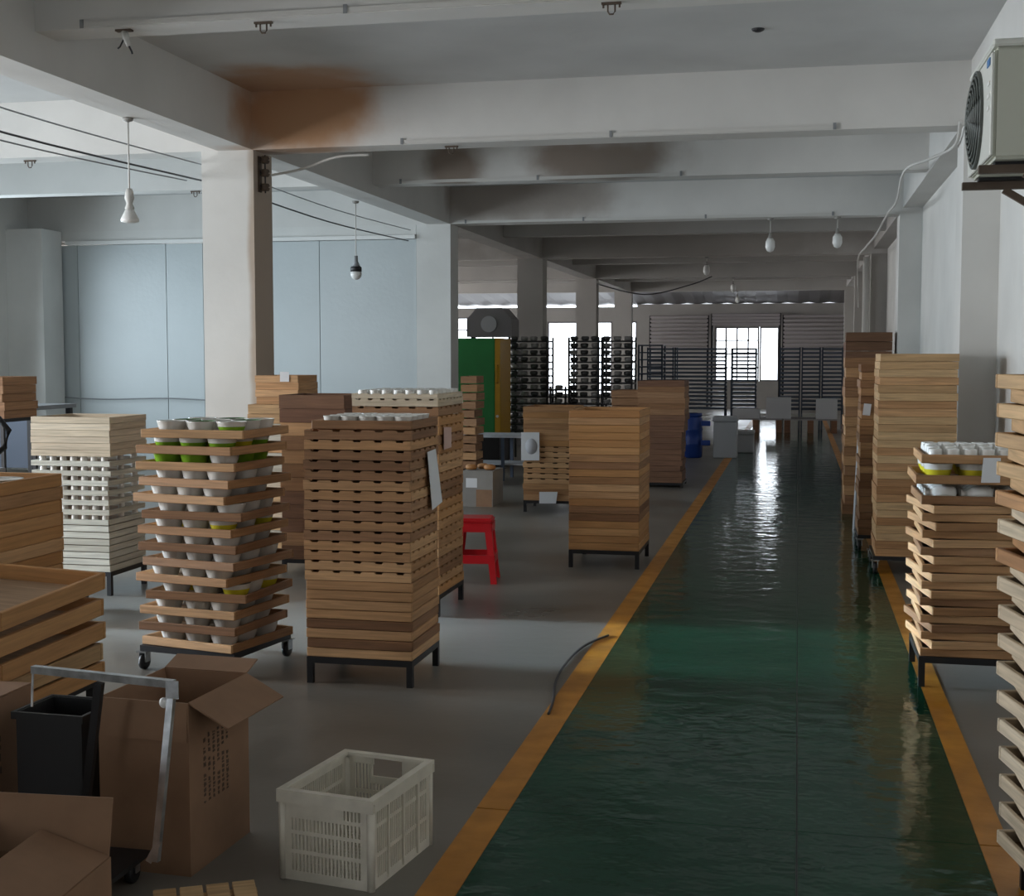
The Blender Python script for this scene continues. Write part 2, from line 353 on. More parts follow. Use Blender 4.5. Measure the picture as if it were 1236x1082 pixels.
# ------------------------------------------------------------------ timber trays
ORD = ['topmost','second','third','fourth','fifth','sixth','seventh','eighth','ninth','tenth','eleventh','twelfth','thirteenth','fourteenth','fifteenth','sixteenth','seventeenth','eighteenth','nineteenth','twentieth','twenty-first','twenty-second','twenty-third','twenty-fourth','twenty-fifth','twenty-sixth','twenty-seventh','twenty-eighth','twenty-ninth','thirtieth','thirty-first','thirty-second','thirty-third','thirty-fourth','thirty-fifth','thirty-sixth']
ME = {}
def plank(L, h, t, m, notch=0, detail=False):
    k = (round(L,4), h, t, m, notch, detail)
    if k not in ME:
        b = MB()
        if notch:
            pts = [(-L/2, 0), (L/2, 0), (L/2, h)]; nw = L/notch
            for i in range(notch):
                c = L/2 - nw*(i+.5); pts += [(c+nw*.2, h), (c+nw*.15, h*.80), (c-nw*.15, h*.80), (c-nw*.2, h)]
            pts += [(-L/2, h)]
            b.prism(pts, t, Matrix(((1,0,0,0),(0,0,-1,t/2),(0,1,0,0),(0,0,0,1))))
        else:
            b.box(-L/2, L/2, -t/2, t/2, 0, h)
            if detail: b.bevel(.0028)
        ME[k] = b.mesh('plank', m)
    return ME[k]
def board(w, d, t, m):
    k = ('b', round(w,4), round(d,4), t, m)
    if k not in ME: ME[k] = MB().box(-w/2, w/2, -d/2, d/2, 0, t).mesh('board', m)
    return ME[k]
def tray(label, group, loc, rz, w, d, h, m, t=.017, notch=0, rot=None, detail=False):
    o = thing('wooden_tray', label, 'tray', loc, rz, group, rot)
    for s in (-1, 1):
        put('plank', plank(w, h, t, m, notch, detail), o, (0, s*(d/2-t/2), 0))
        put('plank', plank(d-2*t-.0006, h, t, m, notch, detail), o, (s*(w/2-t/2), 0, 0), (0, 0, R(90)))
    put('base_board', board(w-2*t-.001, d-2*t-.001, .006, 'plywood'), o, (0, 0, .002))
    return o
def stand(label, x0, x1, y0, y1, h, name='tray_stand', casters=False, tb=.03):
    cx, cy = (x0+x1)/2, (y0+y1)/2; w, d = x1-x0, y1-y0
    o = thing(name, label, 'stand', (cx, cy, 0))
    for s in (-1, 1):
        put('rail', MB().box(-w/2, w/2, s*(d/2-tb/2)-tb/2, s*(d/2-tb/2)+tb/2, h-tb, h-.0005).mesh('rail', 'black_metal'), o)
        put('rail', MB().box(s*(w/2-tb/2)-tb/2, s*(w/2-tb/2)+tb/2, -d/2+tb, d/2-tb, h-tb, h-.0005).mesh('rail', 'black_metal'), o)
        for q in (-1, 1):
            lx, ly = s*(w/2-tb/2), q*(d/2-tb/2)
            if casters:
                r = (h-tb)*.42
                c = put('caster', MB().box(lx-.022, lx-.016, ly-.02, ly+.02, r, h-tb).box(lx+.016, lx+.022, ly-.02, ly+.02, r, h-tb).box(lx-.03, lx+.03, ly-.03, ly+.03, h-tb-.006, h-tb).mesh('caster', 'galvanised'), o)
                wm = MB().lathe([(0, -.014), (r*.7, -.014), (r, -.009), (r, .009), (r*.7, .014), (0, .014)], 16).mesh('wheel', 'black_plastic')
                put('wheel', wm, c, (lx, ly, r), (0, R(90), 0))
            else:
                put('leg', MB().box(lx-tb/2, lx+tb/2, ly-tb/2, ly+tb/2, 0, h-tb).mesh('leg', 'black_metal'), o)
    return o
def stack(desc, adj, cx, cy, w, d, z0, layers, jit=.004, jr=.6, rot0=0, detail=False, group=None, t=.017):
    """layers: bottom to top list of dict(h, p (pitch), m, notch, rz, dx, dy, w, d)"""
    z = z0; out = []; n = len(layers)
    for i, l in enumerate(layers):
        k = n-1-i
        lab = f"{l.get('adj', adj)} wooden tray, " + ('topmost' if k == 0 else ORD[k]+' from the top') + f" in the {desc}"
        j = l.get('j', jit)
        out.append(tray(lab, group or 'trays in the '+desc, (cx+l.get('dx', 0)+random.uniform(-j, j), cy+l.get('dy', 0)+random.uniform(-j, j), z), R(rot0+l.get('rz', 0)+random.uniform(-jr, jr)),
                        l.get('w', w), l.get('d', d), l['h'], l['m'], t, l.get('notch', 0), None, detail))
        z += l['p']
    return out, z
def rep(n, h, p, m, **k): return [dict(h=h, p=p, m=(m if isinstance(m, str) else random.choice(m)), **k) for _ in range(n)]
def sheet(name, label, pts, m='paper', th=.0015):
    return tag(put(name, MB().quad(pts, th).mesh(name, m)), label, 'paper')

# bowls, cups, bottles
def bowl_mesh(r, h, m_out='white_ceramic', m_in=None, band=None):
    k = ('bowl', r, h, m_out, m_in, band)
    if k not in ME:
        pr = [(0, 0), (r*.58, 0), (r*.66, h*.06), (r*.78, h*.30), (r*.90, h*.66), (r*.97, h*.96), (r, h), (r*.955, h), (r*.90, h*.92), (r*.72, h*.45), (r*.5, h*.12), (0, h*.1)]
        mis = [0, 0, 2, 2, 0, 0, 0, 1, 1, 1, 1]
        ME[k] = MB().lathe(pr, 22, mis=mis).mesh('bowl', m_out, m_in or m_out, band or m_out)
    return ME[k]
def cup_mesh(r, h, m='white_ceramic'):
    k = ('cup', r, h, m)
    if k not in ME:
        ME[k] = MB().lathe([(0, 0), (r*.8, 0), (r*.95, h*.1), (r, h*.5), (r*.93, h*.95), (r*.88, h), (r*.84, h*.95), (r*.88, h*.4), (0, h*.3)], 12).mesh('cup', m)
    return ME[k]

# --- stack of brown trays on the black stand beside the bowl stack
stand('black metal stand under the tray stack with a long paper sheet', -2.32, -1.785, 6.025, 6.52, .13)
L = rep(8, .0445, .0475, ['timber_tan', 'timber_tan', 'timber_brown']) + rep(16, .0450, .0488, ['timber_tan', 'timber_tan', 'timber_brown'], notch=5)
L[15]['m'] = L[14]['m'] = 'timber_brown'
L[-1].update(w=.50, d=.48, h=.042, dx=.02, notch=0)
for l in L[8:20]: l['dx'] = -.008
out, ztop = stack('stack with a long paper sheet', 'brown', -2.052, 6.272, .535, .49, .13, L, .004, .5, detail=True)
zt = out[-1].location.z
for i in range(5):
    for j in range(4):
        o = put('saucer', bowl_mesh(.045, .052), None, (-2.032-.18+i*.09, 6.272-.15+j*.1, zt+.0085))
        tag(o, 'small white ceramic dish in the top tray of the stack with a long paper sheet', 'dish', 'white dishes on the long-sheet stack')
sheet('paper_sheet', 'long white paper sheet hung on the side of the tray stack', [onX(516, 546, -1.772), onX(522, 616, -1.769), onX(534, 606, -1.769), onX(526, 542, -1.772)][::-1])

# --- stack of trays with white bowls on casters
BX, BY, BR = -2.93, 6.33, -9
stand('black wheeled dolly under the tray stack of white bowls', -.28, .28, -.27, .27, .125, 'wheeled_dolly', casters=True)
dl = C.objects[-1]
for o in C.objects:
    if o.name.startswith('wheeled_dolly'): o.location = (BX, BY, 0); o.rotation_euler.z = R(BR)
L = rep(14, .042, .0815, ['timber_tan', 'timber_brown', 'timber_tan'])
for i, l in enumerate(L): l['rz'] = (-4, 3, 0, 5, -2)[i % 5]; l['dx'] = (.015, -.01, .0, .02, -.02)[i % 5]; l['w'] = .56; l['d'] = .53
out, zt = stack('bowl stack on casters', 'brown', BX, BY, .56, .53, .126, L, .006, 1.2, BR, detail=True)
n = len(out)
for i, tr in enumerate(out):
    k = n-1-i
    for a in range(3):
        for b in range(3):
            if k == 0: mi, bd = ('dark_green_glaze' if (a+b) % 2 else None), ('green_glaze' if (a, b) == (2, 0) else None)
            elif k == 1: mi, bd = None, 'yellow_glaze' if (a*2+b) % 2 else 'green_glaze'
            elif k == 2: mi, bd = 'green_glaze', ('green_glaze' if a != 2 or b else None)
            elif k in (6, 9, 10): mi, bd = None, 'yellow_glaze' if (a+b*2+k) % 4 == 0 else None
            else: mi, bd = None, None
            col = 'white' if not bd else ('white bowl with green band' if bd == 'green_glaze' else 'white bowl with yellow band')
            bo = put('bowl', bowl_mesh(.0765, .0735, 'green_glaze' if k == 2 and bd else 'white_ceramic', mi, bd))
            p = Matrix.Rotation(tr.rotation_euler.z, 3, 'Z') @ Vector(((a-1)*.163+random.uniform(-.006, .006), (b-1)*.155+random.uniform(-.006, .006), .0082))
            bo.location = tr.location + p
            kind = ('lime green bowl' if k == 2 and bd else 'white bowl' if not bd else col) + (' with green inside' if mi and not bd else '')
            tag(bo, f"{kind} in the {'topmost' if k == 0 else ORD[k]} tray{'' if k == 0 else ' from the top'} of the bowl stack", 'bowl', f"bowls in the bowl stack")

# --- stack behind it with white cups along the top
stand('black metal stand under the tray stack with a small pink slip', -2.66, -2.115, 7.72, 8.33, .135)
L = rep(20, .054, .0575, ['timber_tan', 'timber_brown', 'timber_honey'], notch=5) + rep(1, .046, .0475, 'timber_pale', notch=7) + rep(1, .03, .04, 'timber_pale', notch=7)
out, zt = stack('stack with a pink slip', 'brown', -2.388, 8.025, .545, .60, .135, L, .004, .5)
zt = out[-1].location.z
for i in range(7):
    for j in range(6):
        tag(put('cup', cup_mesh(.031, .042), None, (-2.388-.225+i*.075, 8.025-.235+j*.094, zt+.0085)), 'small white cup in the topmost tray of the stack with a pink slip', 'cup', 'white cups on the pink-slip stack')
sheet('paper_slip', 'small pink paper slip on the side of a tray stack', [onX(536, 516, -2.10), onX(536, 543, -2.10), onX(545, 540, -2.10), onX(545, 516, -2.10)][::-1], 'pink_paper')

# --- two stacks behind the column row
L = rep(15, .0735, .0766, ['timber_tan', 'timber_light', 'timber_grey'])
for l in L[:9]: l['m'] = random.choice(['timber_light', 'timber_grey', 'timber_pale'])
L += rep(4, .055, .0565, 'timber_tan', w=.36, d=.42, dx=-.04)
out, zt = stack('stack just behind the column', 'light brown', -3.97, 10.05, .56, .5, .06, L, .008, 1)
stand('low black stand under the tray stack close behind the column', -4.25, -3.69, 9.8, 10.3, .06)
sheet('paper_tag', 'small white tag on the stack close behind the column', [onY(338, 449, 9.83), onY(349, 449, 9.83), onY(349, 461, 9.83), onY(338, 461, 9.83)][::-1])
L = rep(12, .0985, .1006, ['timber_brown', 'timber_dark', 'timber_tan'])
stack('stack between column and pink-slip stack', 'dark brown', -3.44, 9.35, .5, .5, .1, L, .008, 1)
stand('black stand under the stack between column and pink-slip stack', -3.69, -3.19, 9.1, 9.6, .1)

# --- pale stack with white cups between the trays
stand('black stand under the pale tray stack', -4.985, -4.43, 7.95, 8.45, .16)
L = rep(7, .0385, .0445, 'timber_grey') + rep(7, .034, .065, 'timber_grey') + rep(6, .0415, .0437, 'timber_pale')
for l in L[12:]: l.update(w=.575)
out, zt = stack('pale stack holding rows of tiny cups', 'pale', -4.705, 8.2, .54, .5, .16, L, .003, .3)
for tr in out[7:14]:
    k = len(out)-1-out.index(tr)
    for i in range(7):
        for j in (0, 1, 2):
            y = (-.205, 0, .19)[j]
            if j and i not in (6,): continue
            tag(put('tiny_cup', cup_mesh(.023, .055), None, (tr.location.x-.225+i*.075, tr.location.y+y, tr.location.z+.0085)),
                f"tiny white cup in the {ORD[k]} tray from the top of the pale stack", 'cup', 'tiny cups in the pale stack')

# --- solid stacks beside the aisle
stand('black stand under the honey brown tray stack beside the aisle', -1.665, -1.135, 9.77, 10.46, .135)
L = rep(19, .0535, .0553, ['timber_honey', 'timber_honey', 'timber_tan'], j=.002)
L[4]['m'] = L[5]['m'] = 'timber_brown'; L[11]['m'] = 'timber_brown'
stack('honey brown stack beside the aisle', 'honey brown', -1.4, 10.115, .53, .69, .135, L, .002, .3, detail=True)
stand('black stand under the tray stack with two white papers', -2.71, -2.18, 13.15, 13.7, .12)
L = rep(3, .056, .0575, 'timber_tan') + rep(7, .05, .0545, 'timber_tan', notch=4) + rep(7, .056, .057, ['timber_tan', 'timber_honey'])
stack('stack with two white papers', 'tan', -2.445, 13.425, .53, .55, .12, L, .006, .6)
sheet('paper_sheet', 'upper white paper with a grey drawing on the two-paper stack', [onY(629, 522, 13.12), onY(651, 522, 13.12), onY(651, 556, 13.12), onY(629, 556, 13.12)][::-1])
pd = MB().lathe([(0, 0), (.07, 0), (.07, .0008), (0, .0008)], 24).mesh('drawing', 'drawing_grey')
o = put('printed_drawing', pd, [q for q in C.objects if q.name.startswith('paper_sheet')][-1], onY(641, 539, 13.116), (R(90), 0, 0)); o.scale = (.9, 1.15, 1)
sheet('paper_sheet', 'lower white paper on the two-paper stack', [onY(651, 594, 13.12), onY(673, 594, 13.12), onY(671, 608, 13.12), onY(651, 608, 13.12)][::-1])
L = rep(9, .066, .068, 'timber_dark') + rep(9, .066, .068, ['timber_brown', 'timber_dark'])
for l in L[:9]: l['dx'] = -.035
stand('black stand under the dark brown stack before the blue barrel', -1.87, -1.33, 15.9, 16.5, .06)
stack('dark stack before the blue barrel', 'dark brown', -1.59, 16.2, .56, .6, .06, L, .01, .8)
stack('low dark stack behind honey stack', 'reddish brown', -2.1, 16.9, .38, .5, 0, rep(12, .09, .096, 'timber_brown'), .01, .8)

# --- right hand stacks along the side wall
stand('black stand under the bottle tray stack by the wall', .59, 1.13, 6.56, 7.12, .15)
L = []
for i in range(18):
    L.append(dict(h=.0385, p=.0408, m=random.choice(['timber_tan', 'timber_tan', 'timber_brown']), rz=(9 if i % 2 else -.5), dx=(.0 if i % 2 else -.005), w=.53, d=.53))
L.append(dict(h=.042, p=.0985, m='timber_brown', dx=-.02)); L.append(dict(h=.042, p=.0985, m='timber_tan', dx=-.03, w=.55)); L.append(dict(h=.042, p=.05, m='timber_tan', dx=-.012))
out, zt = stack('stack of white bottles by the wall', 'brown', .865, 6.84, .53, .53, .15, L, .006, .8, detail=True)
bot = MB().lathe([(0, 0), (.026, .002), (.036, .014), (.038, .05), (.036, .095), (.026, .112), (.017, .12), (.017, .137), (.024, .142), (.024, .148), (.014, .148), (.014, .125), (0, .12)], 18).mesh('bottle', 'white_ceramic')
tr = out[18]
for j in range(5):
    for i in range(3):
        tag(put('bottle', bot, None, (tr.location.x-.165+i*.168+.07, tr.location.y-.19+j*.095, tr.location.z+.047), (0, R(-90), 0)), 'white ceramic bottle lying in the third tray from the top by the wall', 'bottle', 'white bottles lying in a tray')
tr = out[19]
for j in range(3):
    for i in range(3):
        y = (i+j) % 3 != 2
        tag(put('flared_cup', bowl_mesh(.072, .085, 'white_ceramic', None, 'yellow_glaze'), None, (tr.location.x-.165+i*.165, tr.location.y-.155+j*.16, tr.location.z+.0085)), 'white flared cup with a yellow band in the second tray by the wall', 'cup', 'yellow banded cups')
tr = out[20]
for j in range(5):
    for i in range(6):
        tag(put('cup', cup_mesh(.034, .058 + .008*((i*3+j) % 3)), None, (tr.location.x-.2+i*.08, tr.location.y-.19+j*.094, tr.location.z+.0085)), 'small white cup in the topmost tray of the bottle stack by the wall', 'cup', 'white cups on the bottle stack')
sheet('paper_sheet', 'white paper sheet clipped to the bottle stack by the wall', [onY(1187, 553, 6.55), onY(1208, 553, 6.55), onY(1207, 583, 6.55), onY(1184, 583, 6.55)][::-1])

# nearest stack, every other tray turned
L = []
for i in range(34):
    odd = i % 2
    L.append(dict(h=.0405, p=.0422, m=('timber_tan' if i in (21, 22, 25) else 'timber_light' if i > 25 else 'timber_pale'), rz=(11 if odd else 1), dx=(.004 if odd else .012)-.0013*i, w=.52, d=.52))
stand('black stand under the crisscross stack of pale trays', .675, 1.155, 3.62, 4.12, .11)
stack('crisscross stack by the wall', 'pale', .905, 3.86, .52, .52, .11, L, .004, .8, detail=True)

# tall stacks further along the wall
stand('wheeled black dolly under the tall light stack by the wall', .56, 1.12, 9.95, 10.52, .13, 'wheeled_dolly', casters=True)
L = rep(26, .0545, .0568, ['timber_light', 'timber_light', 'timber_tan'], j=.006)
stack('tall light stack by the wall', 'light brown', .85, 10.235, .545, .57, .13, L, .006, .5)
stand('wheeled black dolly under the second tall stack along the wall', .50, 1.06, 11.1, 11.66, .13, 'wheeled_dolly', casters=True)
L = rep(22, .06, .0632, ['timber_brown', 'timber_tan'], j=.008)
stack('second tall stack along the wall', 'brown', .78, 11.38, .55, .56, .13, L, .008, .8)
sheet('paper_tag', 'white tag on the second tall stack along the wall', [onY(1043, 487, 11.07), onY(1052, 488, 11.07), onY(1050, 502, 11.07), onY(1041, 501, 11.07)][::-1])
L = rep(16, .0945, .0981, ['timber_brown', 'timber_tan'], j=.012)
stack('third tall stack along the wall', 'reddish brown', .72, 13.9, .5, .6, .0, L, .012, 1)
L = rep(16, .112, .1175, ['timber_brown', 'timber_dark'], j=.012)
stack('tallest stack along the wall', 'dark brown', .86, 17.4, .56, .6, .0, L, .012, 1)
for k, (y, z, d) in enumerate(((12.25, .95, .05), (12.55, 1.05, .04), (12.8, .85, .04))):
    tag(put('leaning_board', MB().box(-.012, .012, -.12, .12, 0, z).bevel(.003).mesh('leaning_board', ('foam_white', 'rack_blue', 'foam_white')[k]), None, (.52+.03*k, y, 0), (0, R(2), 0)),
        ('white', 'blue grey', 'pale grey')[k]+' board standing on edge between the tall stacks', 'board', 'boards between tall stacks')

# --- stacks at the far left
L = rep(9, .058, .0595, ['timber_honey', 'timber_tan'], w=.62, d=.62)
stand('black stand under the wide tray stack by the big open tray', -3.92, -3.31, 4.9, 5.5, .52)
out, zt = stack('wide stack beside the pale stack', 'honey brown', -3.615, 5.2, .62, .62, .52, L, .004, .6, detail=True)
for i in range(3):
    tag(put('plate', MB().lathe([(0, 0), (.05, 0), (.06, .008), (.095, .02), (.1, .024), (.09, .018), (.05, .01), (0, .01)], 24).mesh('plate', 'white_ceramic'), None, (-3.75+.19*i-.05, 5.1+.05*i, out[-1].location.z+.035+.0005)), 'white plate lying in the topmost wide tray', 'plate', 'white plates in the wide tray')
    put('board_pad', board(.2, .2, .025, 'plywood'), out[-1], (-.135+.19*i-.05, -.1+.05*i, .0085))
stand('black stand under the big open tray stack', -3.44, -2.76, 4.1, 4.82, .29)
z = .29
for i in range(5):
    top = i == 4
    tl = (0, .5, 1.2, 2, 3)[i]
    o = tray(f"big honey brown tray, {'topmost' if top else ORD[4-i]+' from the top'} in the stack beside the metal trolley", 'big trays beside the trolley', (-3.09+(.0, -.01, .01, 0, .012)[i], 4.46, z), 0, .72, .76, .068, 'timber_honey' if i != 1 else 'timber_light', .02, rot=(R(.6*tl), R(tl), R((0, -1, 1, 0, 1)[i])), detail=True)
    z += .0775+.010*i
    topbig = o
for i in range(4):
    tag(put('notepaper', MB().box(-.1, .1, -.07, .07, 0, .003).mesh('notepaper', 'paper'), None, (-3.2+.04*i, 4.4-.05*i, topbig.location.z+.016+.0035*i), (R(1.8), R(3), R(12*i))), 'cream paper slip lying in the big open tray', 'paper', 'papers in the big tray')
stack('little stack by the work table', 'reddish brown', -6.75, 10.2, .5, .5, 1.06, rep(5, .068, .0705, 'timber_brown'), .01, 1)
stand('tall black stand under the little tray stack by the work table', -7.0, -6.5, 9.95, 10.45, 1.06)

# ------------------------------------------------------------------ far left: work table and tubular trolley
def post(mb, x, y, z0, z1, r=.02): return mb.box(x-r, x+r, y-r, y+r, z0, z1)
t = thing('work_table', 'dark work table standing before the blue partition', 'table', (-7.95, 11.9, 0))
put('tabletop', MB().box(-.75, .75, -.4, .4, 1.06, 1.10).mesh('tabletop', 'cable_grey'), t)
for sx in (-.7, .7):
    for sy in (-.35, .35): put('leg', post(MB(), sx, sy, 0, 1.06, .025).mesh('leg', 'black_metal'), t)
put('front_panel', MB().box(-.67, .67, -.36, -.34, .5, 1.05).mesh('front_panel', 'rack_blue'), t)
t = thing('tube_trolley', 'black tubular trolley with bent handle before the work table', 'trolley', (-4.60, 7.25, 0))
put('platform', MB().box(-.35, .3, -.25, .3, .14, .17).mesh('platform', 'black_metal'), t)
put('handle', MB().tube([(-.3, -.2, .17), (-.3, -.2, 1.18), (-.22, -.2, 1.22), (-.03, -.2, 1.22), (.03, -.2, 1.15), (.0, -.2, 1.05), (-.28, -.2, .85)], .017, 8).mesh('handle', 'black_metal'), t)
put('lock_box', MB().box(-.2, -.06, -.2, -.1, .72, .92).bevel(.006).mesh('lock_box', 'cable_grey'), t)
put('lock_post', post(MB(), -.13, -.15, .17, .72, .012).mesh('lock_post', 'black_metal'), t)
for sx in (-.28, .23):
    for sy in (-.18, .22): put('wheel', MB().lathe([(0, -.02), (.06, -.02), (.07, -.012), (.07, .012), (.06, .02), (0, .02)], 16).mesh('wheel', 'black_plastic'), t, (sx, sy, .07), (0, R(90), 0))

# ------------------------------------------------------------------ cartons
def carton(label, loc, rz, w, d, h, flaps, m='cardboard', prints=(), t=.005, bottom=True):
    """flaps: dict side-> (length, outward angle from vertical in degrees)"""
    o = thing('cardboard_box', label, 'box', loc, rz)
    put('side_panel', MB().box(-w/2, w/2, -d/2, -d/2+t, 0, h).mesh('side_panel', m), o); put('side_panel', MB().box(-w/2, w/2, d/2-t, d/2, 0, h).mesh('side_panel', m), o)
    put('side_panel', MB().box(-w/2, -w/2+t, -d/2+t, d/2-t, 0, h).mesh('side_panel', m), o); put('side_panel', MB().box(w/2-t, w/2, -d/2+t, d/2-t, 0, h).mesh('side_panel', m), o)
    put('bottom_panel', MB().box(-w/2+t, w/2-t, -d/2+t, d/2-t, 0, t).mesh('bottom_panel', m), o)
    for side, (ln, an) in flaps.items():
        L_ = w if side in 'fb' else d
        me = MB().box(-L_/2+.004, L_/2-.004, -t/2, t/2, 0, ln).mesh('flap', m)
        a = R(an)
        if side == 'f': put('flap', me, o, (0, -d/2+t/2, h+.001), (a, 0, 0))
        if side == 'b': put('flap', me, o, (0, d/2-t/2, h+.001), (-a, 0, 0))
        if side == 'r': put('flap', me, o, (w/2-t/2, 0, h+.001), (a, 0, R(90)))
        if side == 'l': put('flap', me, o, (-w/2+t/2, 0, h+.001), (-a, 0, R(90)))
    for pm in prints: put('printed_text', pm, o)['kind'] = 'stuff'
    return o
def print_block(cols, rows, cw, rh, org, ax, seed):
    """rows of small printed marks on a carton face; ax is the face's horizontal axis"""
    r_ = random.Random(seed); b = MB()
    for c in range(cols):
        z = 0
        while z < rows*rh:
            ln = r_.uniform(.5, 1.4)*rh
            if r_.random() < .85:
                u0 = c*cw; u1 = u0+cw*r_.uniform(.35, .62)
                for q in range(3):
                    a, bb = u0+(u1-u0)*q/3, u0+(u1-u0)*(q+.62)/3
                    z0 = org[2]+z+r_.uniform(0, .2)*ln; z1 = org[2]+z+ln*r_.uniform(.6, .85)
                    if ax == 'y': b.box(org[0], org[0]+.0006, org[1]+a, org[1]+bb, z0, z1)
                    else: b.box(org[0]+a, org[0]+bb, org[1]-.0006, org[1], z0, z1)
            z += ln
    return b.mesh('printed_text', 'print')
W_, D_, H_ = .31, .40, .54
carton('tall open cardboard box with printed lines beside the white basket', (-1.94, 3.875, 0), R(-3), W_, D_, H_, {'r': (.15, 118), 'b': (.09, 72), 'l': (.12, -170), 'f': (.12, 176)},
       prints=[print_block(6, 14, .03, .015, (W_/2+.0004, -.11, .2), 'y', 3)])
carton('open cardboard box with raised flaps in front of the metal trolley', (-1.985, 2.83, 0), R(4), .52, .50, .285, {'b': (.15, 12), 'r': (.20, -72), 'f': (.15, 120), 'l': (.20, -68)})
carton('closed cardboard box with printed characters below the big tray stack', (-2.76, 3.70, 0), R(2), .56, .46, .50, {'f': (.225, -89), 'b': (.225, -89)},
       prints=[print_block(3, 6, .06, .04, (.28+.0004, -.12, .16), 'y', 9)])
# black plastic bin between them
bw, bd, bh = .115, .10, .48
b = MB().box(-bw, bw, -bd, -bd+.006, .012, bh).box(-bw, bw, bd-.006, bd, .012, bh).box(-bw, -bw+.006, -bd+.006, bd-.006, .012, bh).box(bw-.006, bw, -bd+.006, bd-.006, .012, bh).box(-bw, bw, -bd, bd, 0, .012)
t = thing('black_bin', 'black plastic bin beside the tall open cardboard box', 'bin', (-2.265, 3.77, 0), R(-2))
put('bin_body', b.mesh('bin_body', 'black_plastic'), t)
q = .011
rim = MB().box(-bw-q, bw+q, -bd-q, -bd-.0005, bh-.02, bh+.003).box(-bw-q, bw+q, bd+.0005, bd+q, bh-.02, bh+.003).box(-bw-q, -bw-.0005, -bd, bd, bh-.02, bh+.003).box(bw+.0005, bw+q, -bd, bd, bh-.02, bh+.003)
put('rim', rim.mesh('rim', 'black_plastic'), t)
# galvanised trolley frame
t = thing('metal_trolley', 'galvanised angle frame trolley in front of the cardboard box', 'trolley', (-2.0, 3.42, 0))
def rel(p): return Vector(p)-Vector((-2.0, 3.42, 0))
tl, trr = rel(onY(40, 808, 3.56)), rel(onY(210, 826, 3.48)); mid = rel(onY(120, 818, 3.52))
bl, br = rel(onY(100, 1000, 3.56)), rel(onY(188, 1040, 3.42))
def flatbar(p, q, w, th, m='galvanised', nm='bar'):
    p, q = Vector(p), Vector(q); z = (q-p).normalized(); x = z.cross(Vector((0, 1, 0))).normalized(); y = z.cross(x)
    M = Matrix((x, y, z)).transposed().to_4x4(); M.translation = p
    return MB().box(-w/2, w/2, -th/2, th/2, 0, (q-p).length, M=M).mesh(nm, m)
put('top_bar', flatbar(tl, trr, .022, .022), t)
put('upright', flatbar(trr-Vector((.006, 0, .016)), br, .02, .02), t)
put('upright', flatbar(mid-Vector((0, 0, .016)), bl, .024, .02, 'black_metal'), t)
put('side_strap', flatbar(tl, tl-Vector((-.005, .02, .11)), .006, .004), t)
put('corner_plate', MB().box(trr.x-.02, trr.x+.02, trr.y-.014, trr.y-.011, trr.z-.04, trr.z+.012).mesh('corner_plate', 'galvanised'), t)
put('knob', MB().lathe([(0, 0), (.014, 0), (.016, .006), (.010, .012), (0, .014)], 14).mesh('knob', 'bulb_white'), t, (trr.x-.028, trr.y-.002, trr.z-.055), (R(90), 0, 0))
put('lower_strap', flatbar(br+Vector((.012, 0, .06)), br+Vector((-.018, -.01, .0)), .018, .004), t)
put('base_plate', MB().box(-.42, .09, -.06, .21, .075, .09).mesh('base_plate', 'black_metal'), t)
for sx in (-.38, .05):
    for sy in (-.02, .17):
        put('wheel', MB().lathe([(0, -.012), (.03, -.012), (.035, -.008), (.035, .008), (.03, .012), (0, .012)], 14).mesh('wheel', 'black_plastic'), t, (sx, sy, .035), (0, R(90), 0))
        put('caster_fork', MB().box(sx-.02, sx-.0145, sy-.012, sy+.012, .035, .075).box(sx+.0145, sx+.02, sy-.012, sy+.012, .035, .075).box(sx-.0145, sx+.0145, sy-.012, sy+.012, .071, .075).mesh('caster_fork', 'galvanised'), t)
# loose timber slats on the floor
t = thing('wooden_pallet', 'small wooden slat pallet on the floor beside the open box', 'pallet', (-1.62, 3.37, 0), R(28))
for i in range(4): put('slat', MB().box(-.07+.075*i-.06, -.01+.075*i-.055, -.2, .16, .03, .046).bevel(.002).mesh('slat', 'timber_light'), t)
for y in (-.16, .1): put('bearer', MB().box(-.13, .165, y, y+.04, 0, .03).mesh('bearer', 'timber_light'), t)

